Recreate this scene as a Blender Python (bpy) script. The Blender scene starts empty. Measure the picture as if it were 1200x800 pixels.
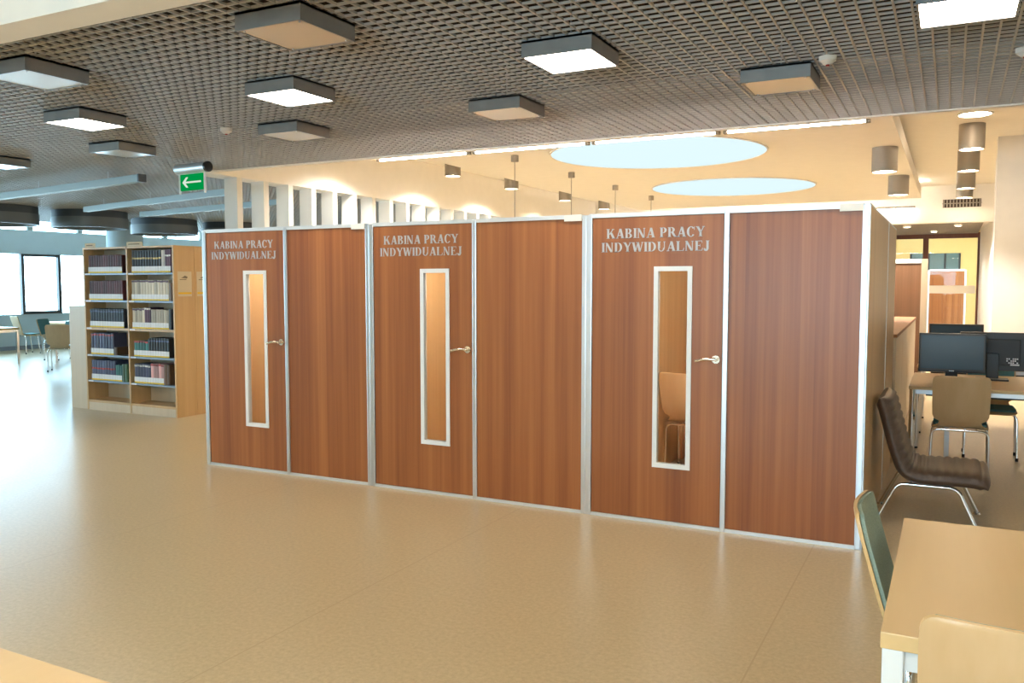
import bpy, bmesh, math, random
from mathutils import Vector, Matrix
random.seed(7)
sc = bpy.context.scene
COL = sc.collection
PI = math.pi

# ------------------------------------------------------------------ camera
cam_d = bpy.data.cameras.new('camera'); cam_d.sensor_width = 36.0; cam_d.lens = 30.0
cam_d.clip_start = 0.05; cam_d.clip_end = 200
cam = bpy.data.objects.new('camera', cam_d); COL.objects.link(cam)
cam.location = (0, 0, 1.6)
cam.rotation_euler = (math.radians(90 - 3.8), 0, math.radians(27.2))
sc.camera = cam

# ------------------------------------------------------------------ world, exposure
w = bpy.data.worlds.new('sky'); sc.world = w; w.use_nodes = True
bg = w.node_tree.nodes['Background']
bg.inputs[0].default_value = (0.50, 0.80, 1.0, 1); bg.inputs[1].default_value = 13.0
sc.view_settings.view_transform = 'Standard'
sc.view_settings.look = 'None'
sc.view_settings.exposure = 0.42
sc.view_settings.gamma = 1.0
sc.view_settings.use_curve_mapping = False
cy = sc.cycles
cy.use_denoising = True
cy.max_bounces = 9; cy.diffuse_bounces = 5; cy.glossy_bounces = 4; cy.transparent_max_bounces = 10
cy.sample_clamp_indirect = 8.0
cy.caustics_reflective = False; cy.caustics_refractive = False

# daylight portals in the window openings (they only guide the sampling of the sky)
def portal(loc, rot, sx, sy):
    l = bpy.data.lights.new('portal', 'AREA'); l.shape = 'RECTANGLE'; l.size = sx; l.size_y = sy
    l.cycles.is_portal = True
    o = bpy.data.objects.new('portal', l); COL.objects.link(o); o.location = loc; o.rotation_euler = rot
portal((-20.3, 8.5, 1.6), (0, -PI / 2, 0), 1.5, 26.0)
portal((-20.3, 8.5, 3.16), (0, -PI / 2, 0), 0.42, 26.0)
portal((-1.7, -3.95, 1.7), (PI / 2, 0, 0), 3.8, 1.4)

# ------------------------------------------------------------------ materials
def new_mat(name):
    m = bpy.data.materials.new(name); m.use_nodes = True
    return m, m.node_tree.nodes, m.node_tree.links, m.node_tree.nodes['Principled BSDF']
def mat(name, c, rough=0.5, metal=0.0, coat=0.0, spec=0.5, noise=0.0, nscale=40.0, bump=0.0):
    m, n, l, b = new_mat(name)
    b.inputs['Base Color'].default_value = (*c, 1); b.inputs['Roughness'].default_value = rough
    b.inputs['Metallic'].default_value = metal; b.inputs['Coat Weight'].default_value = coat
    b.inputs['Coat Roughness'].default_value = 0.1; b.inputs['Specular IOR Level'].default_value = spec
    if noise or bump:
        tc = n.new('ShaderNodeTexCoord'); t = n.new('ShaderNodeTexNoise'); t.inputs['Scale'].default_value = nscale
        t.inputs['Detail'].default_value = 4
        l.new(tc.outputs['Object'], t.inputs['Vector'])
        if noise:
            r = n.new('ShaderNodeValToRGB')
            r.color_ramp.elements[0].position = 0.3; r.color_ramp.elements[1].position = 0.7
            r.color_ramp.elements[0].color = (*[max(0, x * (1 - noise)) for x in c], 1)
            r.color_ramp.elements[1].color = (*[min(1, x * (1 + noise)) for x in c], 1)
            l.new(t.outputs['Fac'], r.inputs['Fac']); l.new(r.outputs['Color'], b.inputs['Base Color'])
        if bump:
            bp = n.new('ShaderNodeBump'); bp.inputs['Strength'].default_value = bump; bp.inputs['Distance'].default_value = 0.01
            l.new(t.outputs['Fac'], bp.inputs['Height']); l.new(bp.outputs['Normal'], b.inputs['Normal'])
    return m
def emit(name, c, s):
    m, n, l, b = new_mat(name)
    b.inputs['Base Color'].default_value = (0, 0, 0, 1); b.inputs['Specular IOR Level'].default_value = 0.0
    b.inputs['Emission Color'].default_value = (*c, 1); b.inputs['Emission Strength'].default_value = s
    return m
def wood(name, dark, mid, light, stave=0.0, axis='Z', rough=0.35, coat=0.0, fine=70.0, spec=0.5):
    """long grain along AXIS; STAVE > 0 adds strips of that width in the x + y direction"""
    m, n, l, b = new_mat(name)
    tc = n.new('ShaderNodeTexCoord'); oi = n.new('ShaderNodeObjectInfo')
    add = n.new('ShaderNodeVectorMath'); add.operation = 'ADD'
    sh = n.new('ShaderNodeVectorMath'); sh.operation = 'SCALE'; sh.inputs[0].default_value = (3.1, 7.7, 5.3)
    l.new(oi.outputs['Random'], sh.inputs['Scale'])
    l.new(tc.outputs['Object'], add.inputs[0]); l.new(sh.outputs[0], add.inputs[1])
    mp = n.new('ShaderNodeMapping')
    s = {'X': (1.0, fine, fine), 'Y': (fine, 1.0, fine), 'Z': (fine, fine, 1.0)}[axis]
    mp.inputs['Scale'].default_value = tuple(q * 0.5 for q in s)
    l.new(add.outputs[0], mp.inputs['Vector'])
    t = n.new('ShaderNodeTexNoise'); t.inputs['Scale'].default_value = 1.0; t.inputs['Detail'].default_value = 6; t.inputs['Roughness'].default_value = 0.6
    l.new(mp.outputs['Vector'], t.inputs['Vector'])
    mp2 = n.new('ShaderNodeMapping'); mp2.inputs['Scale'].default_value = tuple(q * 0.09 for q in s)
    l.new(add.outputs[0], mp2.inputs['Vector'])
    t2 = n.new('ShaderNodeTexNoise'); t2.inputs['Scale'].default_value = 1.0; t2.inputs['Detail'].default_value = 3
    l.new(mp2.outputs['Vector'], t2.inputs['Vector'])
    mix = n.new('ShaderNodeMath'); mix.operation = 'MULTIPLY_ADD'; mix.inputs[1].default_value = 0.5
    l.new(t.outputs['Fac'], mix.inputs[0])
    h = n.new('ShaderNodeMath'); h.operation = 'MULTIPLY'; h.inputs[1].default_value = 0.5
    l.new(t2.outputs['Fac'], h.inputs[0]); l.new(h.outputs[0], mix.inputs[2])
    fac = mix.outputs[0]
    if stave:
        sep = n.new('ShaderNodeSeparateXYZ'); l.new(add.outputs[0], sep.inputs[0])
        su = n.new('ShaderNodeMath'); su.operation = 'ADD'; l.new(sep.outputs[0], su.inputs[0]); l.new(sep.outputs[1], su.inputs[1])
        dv = n.new('ShaderNodeMath'); dv.operation = 'DIVIDE'; dv.inputs[1].default_value = stave; l.new(su.outputs[0], dv.inputs[0])
        fl = n.new('ShaderNodeMath'); fl.operation = 'FLOOR'; l.new(dv.outputs[0], fl.inputs[0])
        wn = n.new('ShaderNodeTexWhiteNoise'); wn.noise_dimensions = '1D'; l.new(fl.outputs[0], wn.inputs['W'])
        a2 = n.new('ShaderNodeMath'); a2.operation = 'MULTIPLY_ADD'; a2.inputs[1].default_value = 0.16
        l.new(wn.outputs['Value'], a2.inputs[0])
        sb = n.new('ShaderNodeMath'); sb.operation = 'SUBTRACT'; sb.inputs[1].default_value = 0.08; l.new(fac, sb.inputs[0])
        l.new(sb.outputs[0], a2.inputs[2]); fac = a2.outputs[0]
    r = n.new('ShaderNodeValToRGB'); e = r.color_ramp.elements
    e[0].position = 0.28; e[0].color = (*dark, 1); e[1].position = 0.72; e[1].color = (*light, 1)
    q = e.new(0.5); q.color = (*mid, 1)
    l.new(fac, r.inputs['Fac']); l.new(r.outputs['Color'], b.inputs['Base Color'])
    b.inputs['Roughness'].default_value = rough; b.inputs['Coat Weight'].default_value = coat; b.inputs['Coat Roughness'].default_value = 0.2
    b.inputs['Specular IOR Level'].default_value = spec
    return m
def glass(name, tint=(1, 1, 1), gloss=0.08, rough=0.0):
    m = bpy.data.materials.new(name); m.use_nodes = True; n = m.node_tree.nodes; l = m.node_tree.links
    n.remove(n['Principled BSDF'])
    t = n.new('ShaderNodeBsdfTransparent'); t.inputs[0].default_value = (*tint, 1)
    g = n.new('ShaderNodeBsdfGlossy'); g.inputs['Roughness'].default_value = rough
    f = n.new('ShaderNodeFresnel'); f.inputs['IOR'].default_value = 1.25
    mx = n.new('ShaderNodeMixShader'); l.new(f.outputs[0], mx.inputs[0]); l.new(t.outputs[0], mx.inputs[1]); l.new(g.outputs[0], mx.inputs[2])
    l.new(mx.outputs[0], n['Material Output'].inputs['Surface'])
    return m
def floor_mat():
    m, n, l, b = new_mat('beige_linoleum')
    tc = n.new('ShaderNodeTexCoord')
    t = n.new('ShaderNodeTexNoise'); t.inputs['Scale'].default_value = 45; t.inputs['Detail'].default_value = 6; t.inputs['Roughness'].default_value = 0.7
    l.new(tc.outputs['Object'], t.inputs['Vector'])
    r = n.new('ShaderNodeValToRGB'); e = r.color_ramp.elements
    e[0].position = 0.32; e[0].color = (0.47, 0.35, 0.19, 1); e[1].position = 0.68; e[1].color = (0.61, 0.47, 0.275, 1)
    l.new(t.outputs['Fac'], r.inputs['Fac'])
    # welded sheet seams every 2 m
    sep = n.new('ShaderNodeSeparateXYZ'); l.new(tc.outputs['Object'], sep.inputs[0])
    a = n.new('ShaderNodeMath'); a.operation = 'ADD'; a.inputs[1].default_value = 100.71; l.new(sep.outputs[0], a.inputs[0])
    md = n.new('ShaderNodeMath'); md.operation = 'MODULO'; md.inputs[1].default_value = 2.0; l.new(a.outputs[0], md.inputs[0])
    lt = n.new('ShaderNodeMath'); lt.operation = 'LESS_THAN'; lt.inputs[1].default_value = 0.008; l.new(md.outputs[0], lt.inputs[0])
    k = n.new('ShaderNodeMix'); k.data_type = 'RGBA'; l.new(lt.outputs[0], k.inputs['Factor'])
    l.new(r.outputs['Color'], k.inputs['A']); k.inputs['B'].default_value = (0.47, 0.335, 0.18, 1)
    l.new(k.outputs['Result'], b.inputs['Base Color'])
    t2 = n.new('ShaderNodeTexNoise'); t2.inputs['Scale'].default_value = 2.2; t2.inputs['Detail'].default_value = 5
    l.new(tc.outputs['Object'], t2.inputs['Vector'])
    rr = n.new('ShaderNodeMapRange'); rr.inputs['To Min'].default_value = 0.27; rr.inputs['To Max'].default_value = 0.32
    l.new(t2.outputs['Fac'], rr.inputs['Value']); l.new(rr.outputs[0], b.inputs['Roughness'])
    b.inputs['Specular IOR Level'].default_value = 0.6
    return m
M = {}
M['floor'] = floor_mat()
M['cherry'] = wood('cherry_laminate', (0.20, 0.056, 0.017), (0.32, 0.104, 0.030), (0.43, 0.155, 0.046), stave=0.085, rough=0.36, fine=60)
M['beech'] = wood('beech_laminate', (0.50, 0.30, 0.13), (0.58, 0.37, 0.17), (0.65, 0.43, 0.21), rough=0.38, fine=50)
M['beech_pale'] = wood('pale_beech_laminate', (0.55, 0.44, 0.30), (0.62, 0.50, 0.35), (0.68, 0.56, 0.40), rough=0.4, fine=50)
M['maple'] = wood('maple_tabletop', (0.66, 0.43, 0.19), (0.71, 0.47, 0.215), (0.76, 0.52, 0.25), axis='Y', rough=0.33, fine=16)
M['ply'] = wood('birch_plywood', (0.52, 0.34, 0.17), (0.60, 0.40, 0.21), (0.67, 0.47, 0.27), axis='Z', rough=0.35, fine=18)
M['ply_edge'] = wood('plywood_edge', (0.55, 0.34, 0.13), (0.66, 0.42, 0.18), (0.74, 0.50, 0.24), axis='X', rough=0.4, fine=90)
M['walnut'] = wood('dark_red_wood', (0.10, 0.028, 0.013), (0.14, 0.04, 0.018), (0.18, 0.055, 0.025), rough=0.4)
M['brownboard'] = wood('brown_board', (0.30, 0.135, 0.055), (0.36, 0.165, 0.07), (0.42, 0.20, 0.09), rough=0.5)
M['brown_screen'] = wood('brown_screen_board', (0.17, 0.085, 0.04), (0.20, 0.10, 0.048), (0.24, 0.12, 0.06), rough=0.6)
M['alu'] = mat('brushed_aluminium', (0.64, 0.66, 0.69), 0.32, 1.0)
M['alu_white'] = mat('satin_aluminium', (0.72, 0.74, 0.76), 0.4, 0.6)
M['chrome'] = mat('chrome', (0.82, 0.83, 0.84), 0.10, 1.0)
M['nickel'] = mat('satin_nickel', (0.78, 0.70, 0.58), 0.18, 1.0)
M['letter'] = mat('silver_lettering', (0.50, 0.50, 0.50), 0.45, 0.2)
M['plaster'] = mat('cream_plaster', (0.88, 0.845, 0.79), 0.85, spec=0.2, noise=0.015, nscale=6)
M['plaster_cool'] = mat('pale_blue_grey_plaster', (0.50, 0.60, 0.65), 0.85, spec=0.2, noise=0.02, nscale=4)
M['white_paint'] = mat('white_paint', (0.80, 0.78, 0.73), 0.6, spec=0.3)
M['yellow_paint'] = mat('yellow_paint', (0.82, 0.62, 0.28), 0.8, spec=0.2, noise=0.02, nscale=4)
M['grid'] = mat('taupe_grid', (0.46, 0.445, 0.43), 0.45, 0.0)
M['plenum'] = mat('dark_plenum', (0.045, 0.033, 0.026), 0.95, spec=0.1)
M['housing'] = mat('grey_lamp_housing', (0.27, 0.27, 0.265), 0.42, 0.35, noise=0.06, nscale=10)
M['cyl'] = mat('taupe_lamp_cylinder', (0.30, 0.265, 0.225), 0.5, 0.3, noise=0.03, nscale=90)
M['diff_off'] = mat('unlit_diffuser', (0.66, 0.58, 0.48), 0.22, coat=0.4)
M['diff_on'] = emit('lit_diffuser', (1.0, 0.92, 0.80), 28.0)
M['lamp_disc'] = emit('downlight_lamp', (1.0, 0.80, 0.56), 40.0)
M['tube_on'] = emit('strip_lamp_tube', (1.0, 0.93, 0.85), 62.0)
M['booth_fill'] = emit('added_booth_light', (1.0, 0.92, 0.82), 170.0)  # glow of the lamps added inside the booths
M['cove'] = emit('cove_lamp', (1.0, 0.90, 0.76), 90.0)
M['skylight'] = emit('skylight_pane', (0.77, 0.96, 1.0), 0.76)
M['drum_grey'] = mat('drum_grey', (0.16, 0.17, 0.175), 0.4, 0.2)
M['drum_dark'] = mat('drum_dark', (0.06, 0.07, 0.08), 0.5)
M['bar_grey'] = mat('grey_green_bar', (0.32, 0.37, 0.36), 0.5, 0.2)
M['black'] = mat('black_plastic', (0.012, 0.012, 0.014), 0.3)
M['monitor_back'] = mat('monitor_back_plastic', (0.02, 0.02, 0.024), 0.45)
M['screen'] = mat('dark_screen', (0.035, 0.06, 0.085), 0.25, spec=0.6)
M['window_black'] = mat('black_window_frame', (0.02, 0.022, 0.025), 0.4)
M['rubber'] = mat('black_rubber', (0.015, 0.015, 0.015), 0.7)
M['leather'] = mat('brown_leather', (0.085, 0.052, 0.036), 0.42, noise=0.12, nscale=60, bump=0.05)
M['teal'] = mat('grey_green_fabric', (0.29, 0.36, 0.29), 0.85, noise=0.12, nscale=180, spec=0.2)
M['teal_blue'] = mat('blue_green_fabric', (0.10, 0.24, 0.26), 0.85, noise=0.12, nscale=180, spec=0.2)
M['white_metal'] = mat('white_metal', (0.80, 0.80, 0.79), 0.35)
M['steel'] = mat('grey_steel_shelf', (0.20, 0.23, 0.27), 0.4, 0.4)
M['glass'] = glass('clear_glass')
M['glass_warm'] = glass('amber_glass', (1.0, 0.97, 0.93))
M['strip'] = mat('frosted_band', (0.88, 0.80, 0.66), 0.6)
M['green'] = emit('exit_green', (0.0, 0.40, 0.08), 0.55)
M['sign_white'] = emit('exit_white', (0.85, 1.0, 0.85), 0.6)
M['det_white'] = mat('detector_white', (0.78, 0.74, 0.68), 0.5)
M['red'] = mat('red_plastic', (0.35, 0.02, 0.02), 0.4)
M['paper'] = mat('cream_paper', (0.66, 0.56, 0.38), 0.8)
M['paper_yellow'] = mat('yellow_print', (0.80, 0.50, 0.03), 0.8)
M['ink'] = mat('grey_ink', (0.22, 0.18, 0.12), 0.8)
M['lab_white'] = mat('white_spine_label', (0.80, 0.82, 0.85), 0.6)
M['lab_yellow'] = mat('yellow_spine_label', (0.85, 0.60, 0.04), 0.6)
M['greenblue_glazing'] = mat('blue_green_glazing', (0.12, 0.19, 0.19), 0.1, spec=0.8)

# ------------------------------------------------------------------ mesh helpers
class MB:
    """collects shapes; build() links them as ONE mesh object"""
    def __init__(s): s.v = []; s.f = []; s.m = []; s.sm = []
    def face(s, pts, m=0, sm=False):
        i = len(s.v); s.v += [tuple(p) for p in pts]; s.f.append(tuple(range(i, i + len(pts)))); s.m.append(m); s.sm.append(sm)
    def raw(s, vs, fs, m=0, sm=False):
        i = len(s.v); s.v += [tuple(p) for p in vs]
        for f in fs: s.f.append(tuple(i + k for k in f)); s.m.append(m); s.sm.append(sm)
        return s
    def box(s, x0, x1, y0, y1, z0, z1, m=0, b=0.0):
        if x0 > x1: x0, x1 = x1, x0
        if y0 > y1: y0, y1 = y1, y0
        if z0 > z1: z0, z1 = z1, z0
        if b <= 0:
            vs = [(x, y, z) for z in (z0, z1) for y in (y0, y1) for x in (x0, x1)]
            fs = [(0, 2, 3, 1), (4, 5, 7, 6), (0, 1, 5, 4), (2, 6, 7, 3), (0, 4, 6, 2), (1, 3, 7, 5)]
            return s.raw(vs, fs, m)
        bm = bmesh.new(); bmesh.ops.create_cube(bm, size=1)
        for v in bm.verts: v.co = Vector(((x0 + x1) / 2 + v.co.x * (x1 - x0), (y0 + y1) / 2 + v.co.y * (y1 - y0), (z0 + z1) / 2 + v.co.z * (z1 - z0)))
        bmesh.ops.bevel(bm, geom=bm.edges[:], offset=b, segments=2, affect='EDGES', profile=0.6)
        bm.verts.index_update(); s.raw([v.co for v in bm.verts], [[v.index for v in f.verts] for f in bm.faces], m); bm.free(); return s
    def prism(s, poly, axis, a0, a1, m=0, sm=False):
        """extrude a 2D polygon along AXIS ('x','y','z') from a0 to a1"""
        def P(u, v, a): return {'x': (a, u, v), 'y': (u, a, v), 'z': (u, v, a)}[axis]
        n = len(poly); vs = [P(u, v, a0) for u, v in poly] + [P(u, v, a1) for u, v in poly]
        s.raw(vs, [tuple(range(n))[::-1], tuple(range(n, 2 * n))], m)
        s.raw(vs, [(i, (i + 1) % n, n + (i + 1) % n, n + i) for i in range(n)], m, sm); return s
    def cyl(s, c, r, h, m=0, n=20, r2=None, axis='z', caps=True):
        r2 = r if r2 is None else r2
        def P(a, rr, t):
            u, v = rr * math.cos(a), rr * math.sin(a)
            return {'z': (c[0] + u, c[1] + v, c[2] + t), 'y': (c[0] + u, c[1] + t, c[2] + v), 'x': (c[0] + t, c[1] + u, c[2] + v)}[axis]
        A = [2 * PI * i / n for i in range(n)]
        vs = [P(a, r, 0) for a in A] + [P(a, r2, h) for a in A]
        s.raw(vs, [(i, (i + 1) % n, n + (i + 1) % n, n + i) for i in range(n)], m, True)
        if caps: s.raw(vs, [tuple(range(n))[::-1], tuple(range(n, 2 * n))], m)
        return s
    def ring(s, c, r0, r1, h, m=0, n=32):
        A = [2 * PI * i / n for i in range(n)]
        vs = []
        for (rr, t) in ((r0, 0), (r1, 0), (r1, h), (r0, h)): vs += [(c[0] + rr * math.cos(a), c[1] + rr * math.sin(a), c[2] + t) for a in A]
        for k in range(4):
            k2 = (k + 1) % 4
            s.raw(vs, [(k * n + i, k * n + (i + 1) % n, k2 * n + (i + 1) % n, k2 * n + i) for i in range(n)], m, k in (1, 3))
        return s
    def tube(s, pts, r, m=0, n=8, closed=False):
        pts = [Vector(p) for p in pts]; k = len(pts); vs = []; up = None
        for i, p in enumerate(pts):
            a = pts[max(i - 1, 0)]; b = pts[min(i + 1, k - 1)]; d = (b - a).normalized()
            if up is None: up = d.orthogonal().normalized()
            up = (up - d * up.dot(d)).normalized(); sd = d.cross(up)
            vs += [p + (up * math.cos(2 * PI * j / n) + sd * math.sin(2 * PI * j / n)) * r for j in range(n)]
        fs = [(i * n + j, i * n + (j + 1) % n, (i + 1) * n + (j + 1) % n, (i + 1) * n + j) for i in range(k - 1) for j in range(n)]
        s.raw(vs, fs, m, True); s.raw(vs, [tuple(range(n))[::-1], tuple(range((k - 1) * n, k * n))], m); return s
    def build(s, name, mats, parent=None, loc=None):
        me = bpy.data.meshes.new(name); me.from_pydata(s.v, [], s.f)
        for q in (mats if isinstance(mats, (list, tuple)) else [mats]): me.materials.append(M[q])
        me.polygons.foreach_set('material_index', s.m); me.polygons.foreach_set('use_smooth', s.sm)
        bm = bmesh.new(); bm.from_mesh(me); bmesh.ops.recalc_face_normals(bm, faces=bm.faces[:]); bm.to_mesh(me); bm.free()
        me.update()
        o = bpy.data.objects.new(name, me); COL.objects.link(o)
        if parent: o.parent = parent
        if loc: o.location = loc
        return o
def tag(o, label=None, cat=None, group=None, kind=None):
    if label: o['label'] = label
    if cat: o['category'] = cat
    if group: o['group'] = group
    if kind: o['kind'] = kind
    return o
def thing(name, loc, label, cat, rz=0.0, group=None):
    o = bpy.data.objects.new(name, None); COL.objects.link(o); o.empty_display_size = 0.1
    o.location = loc; o.rotation_euler = (0, 0, rz)
    return tag(o, label, cat, group)
def struct(name, mb, mats, parent=None, label=None):
    o = mb.build(name, mats, parent)
    o['kind'] = 'structure'
    if label: o['label'] = label
    return o
def dup(src, parent=None, loc=None, rz=None):
    c = src.copy(); COL.objects.link(c); c.parent = parent
    if loc is not None: c.location = loc
    if rz is not None: c.rotation_euler = (0, 0, rz)
    for ch in list(src.children): dup(ch, c)
    return c
def arc(p0, p1, p2, n=6):
    """quadratic bend from p0 over p1 to p2"""
    p0, p1, p2 = Vector(p0), Vector(p1), Vector(p2); o = []
    for i in range(n + 1):
        t = i / n; o.append(p0 * (1 - t) ** 2 + p1 * 2 * t * (1 - t) + p2 * t * t)
    return o
def bent(pts, r, n=5):
    """polyline with rounded corners"""
    pts = [Vector(p) for p in pts]; o = [pts[0]]
    for i in range(1, len(pts) - 1):
        a, b, c = pts[i - 1], pts[i], pts[i + 1]
        q0 = b + (a - b).normalized() * min(r, (a - b).length * .49); q1 = b + (c - b).normalized() * min(r, (c - b).length * .49)
        o += arc(q0, b, q1, n)
    return o + [pts[-1]]
def rrect(x0, x1, z0, z1, r, n=5):
    o = []
    for (cx, cz, a) in ((x1 - r, z1 - r, 0), (x0 + r, z1 - r, PI / 2), (x0 + r, z0 + r, PI), (x1 - r, z0 + r, 1.5 * PI)):
        for i in range(n + 1): o.append((cx + r * math.cos(a + PI / 2 * i / n), cz + r * math.sin(a + PI / 2 * i / n)))
    return o

# ------------------------------------------------------------------ the setting
GZ = 3.05            # underside of the open grid
PZ = 3.46            # underside of the plaster raft
UZ = 3.83            # plaster ceiling above the raft
WX = -20.4           # window wall
EY = 8.05            # edge of the grid
FY = 21.7            # far wall
struct('floor', MB().box(WX - 0.2, 5.2, -4.2, 34, -0.1, 0), 'floor', label='speckled beige linoleum floor with a satin sheen')

# dark slab above the open grid, with the grid slats as its pieces
ceil = struct('ceiling', MB().box(-18.9, 5.2, 2.9, EY - 0.02, 3.55, 3.65).box(-18.9, -8.98, EY - 0.02, 22.2, 3.55, 3.65), 'plenum', label='open-cell taupe grid ceiling below a dark void')
CELL = 0.086
gx0, gx1 = -9.0, 3.0
nx = int((gx1 - gx0) / CELL); ny = int((EY - 0.02 - 2.94) / CELL)
ya = EY - 0.03 - ny * CELL
sl_y = MB().box(-0.006, 0.006, 0, ny * CELL, 0, 0.0135).build('grid_slat', 'grid', ceil)
sl_y.location = (gx0, ya, GZ)
for i in range(1, nx + 1): dup(sl_y, ceil, (gx0 + i * CELL, ya, GZ))
sl_x = MB().box(0, nx * CELL, -0.006, 0.006, 0, 0.0135).build('grid_slat', 'grid', ceil)
sl_x.location = (gx0, ya, GZ)
for j in range(1, ny + 1): dup(sl_x, ceil, (gx0, ya + j * CELL, GZ))
far_grid = MB()
nl = int((18.8 - 9.0) / CELL)
for i in range(1, nl + 1):
    x = gx0 - i * CELL; far_grid.box(x - 0.006, x + 0.006, ya, 22.0, GZ, GZ + 0.0135)
for j in range(0, int((22.0 - ya) / CELL) + 1):
    y = ya + j * CELL; far_grid.box(gx0 - nl * CELL, gx0 - (0 if y < EY else 0.0), y - 0.006, y + 0.006, GZ, GZ + 0.0135)
for i in range(1, int(2.1 / CELL)):
    x = gx1 + i * CELL; far_grid.box(x - 0.006, x + 0.006, ya, EY - 0.03, GZ, GZ + 0.0135)
fg = far_grid.build('grid_slats', 'grid', ceil); fg['kind'] = 'stuff'

# plaster parts of the ceiling
struct('trim_1', MB().box(-8.98, 5.2, EY - 0.02, EY + 0.06, GZ - 0.012, 4.1), 'plaster', label='plaster edge where the grid ceiling ends')
struct('ceiling', MB().box(-9.1, 5.2, EY + 0.06, FY + 0.5, UZ, 4.1), 'plaster', label='cream plaster ceiling above the raft')
struct('ceiling', MB().box(-7.0, -0.64, EY + 0.4, 20.5, PZ, PZ + 0.22), 'plaster', label='cream suspended plaster raft with two round skylights')
struct('ceiling', MB().box(WX, 5.2, -4.2, 2.72, 3.2, 3.4).box(-20.4, -18.9, 2.72, 22.2, 3.4, 3.6), 'plaster', label='cream plaster ceiling above the front tables')
struct('trim_2', MB().box(WX, 5.2, 2.72, 2.93, 2.9, 3.7), 'plaster', label='cream plaster downstand beam before the grid ceiling')
# fin wall on the left of the raft
fw = struct('wall_fins', MB().box(-8.97, -8.62, EY + 0.06, FY + 0.4, GZ, UZ), 'plaster', label='cream bulkhead carried by a row of white fins')
fin0 = MB().box(-0.235, 0, 0, 0.10, 0, GZ).build('fin', 'white_paint', fw); fin0.location = (-8.63, 8.66, 0)
for i in range(1, 25): dup(fin0, fw, (-8.63, 8.66 + i * 0.505, 0))
# far wall with the passage opening
struct('wall_front', MB().box(-8.7, -1.75, FY, FY + 0.3, 0, UZ).box(-1.75, 5.2, FY, FY + 0.3, 3.0, UZ).box(0.86, 5.2, FY, FY + 0.3, 0, 3.0), 'plaster', label='cream far wall with an opening to the passage')
struct('wall_front', MB().box(-20.4, -8.97, 22.0, 22.3, 0, 3.6), 'plaster_cool', label='pale wall closing the reading room')
struct('wall_passage', MB().prism([(0.86, FY + 0.3), (1.1, FY + 0.3), (1.1, 27), (0.66, 27)], 'z', 0, 3.4), 'plaster', label='cream side wall of the passage')
struct('wall_passage', MB().box(-2.0, -1.75, FY + 0.3, 33, 0, 3.4), 'plaster', label='cream left wall of the passage')
struct('ceiling', MB().box(-2.0, 1.1, FY + 0.3, 27, 3.12, 3.4), 'plaster', label='passage ceiling above the wooden grille')
pc = MB()
struct('wall_yellow', MB().box(-1.75, 3.2, 32.6, 33, 0, 3.6).box(3.0, 3.2, 27, 32.6, 0, 3.6), 'yellow_paint', label='yellow wall of the room behind the glass partition')
struct('ceiling', MB().box(-1.75, 3.2, 27, 33, 3.5, 3.7), 'plaster', label='ceiling of the room behind the glass partition')
# right and rear walls
struct('wall_right', MB().box(5.0, 5.2, -4.2, FY, 0, 4.1), 'plaster', label='cream right wall')
wb = MB().box(WX, 5.2, -4.2, -4.0, 0, 1.0).box(WX, 5.2, -4.2, -4.0, 2.4, 3.4).box(WX, -3.6, -4.2, -4.0, 1.0, 2.4).box(0.2, 5.2, -4.2, -4.0, 1.0, 2.4)
struct('wall_back', wb, 'plaster', label='cream wall with a window band behind the tables')
# window wall
ww = MB().box(WX - 0.2, WX, -4.2, 22.2, 0, 0.87).box(WX - 0.2, WX, -4.2, 22.2, 2.36, 2.95).box(WX - 0.2, WX, -4.2, 22.2, 3.37, 3.7)
for y in (-4.0, 21.9): ww.box(WX - 0.2, WX, y - 0.2, y + 0.2, 0.8, 3.4)
struct('wall_left', ww, 'plaster_cool', label='pale blue-grey wall with a band of bright windows')
struct('baseboard_left', MB().box(WX, WX + 0.02, -4, 22, 0, 0.1), 'steel')
wn = 0
def window(y0, y1, z0, z1, black=False):
    global wn; wn += 1
    t = thing('window_%d' % wn, (WX, y0, z0), None, None); t['kind'] = 'structure'
    t['label'] = 'bright window with a black sash' if black else ('narrow clerestory light under the ceiling' if z0 > 2.5 else 'wide bright window pane in the far wall')
    h = z1 - z0; d = y1 - y0
    MB().box(-0.1, -0.094, 0, d, 0, h).build('pane', 'glass', t)
    if black:
        MB().box(-0.06, 0.04, 0, 0.075, 0, h).box(-0.06, 0.04, d - 0.075, d, 0, h).box(-0.06, 0.04, 0.075, d - 0.075, 0, 0.075).box(-0.06, 0.04, 0.075, d - 0.075, h - 0.06, h).build('window_frame', 'window_black', t)
        MB().box(0.04, 0.07, d / 2 - 0.06, d / 2 + 0.06, 0.05, 0.075).build('window_handle', 'window_black', t)
window(-3.8, 13.22, 0.87, 2.36); window(13.22, 14.27, 0.87, 2.36, True); window(14.27, 21.7, 0.87, 2.36)
window(-3.8, 21.7, 2.95, 3.37)
mu = MB()
for k in range(18): mu.box(WX - 0.08, WX, -3.0 + k * 1.37, -2.86 + k * 1.37, 2.95, 3.37)
for o in [mu.build('mullion', 'bar_grey', bpy.data.objects['window_4'])]:
    o.location = (-WX, 3.8, -2.95)
# columns
struct('column', MB().box(0.56, 1.15, 14.96, 15.5, 0, UZ), 'plaster', label='square cream column beyond the computer desk')
def round_column(x, y, r, label):
    return struct('column', MB().cyl((x, y, 0), r, 3.6, n=28), 'plaster_cool', label=label)
round_column(-17.4, 13.85, 0.40, 'round grey column behind the bookcase')

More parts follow.
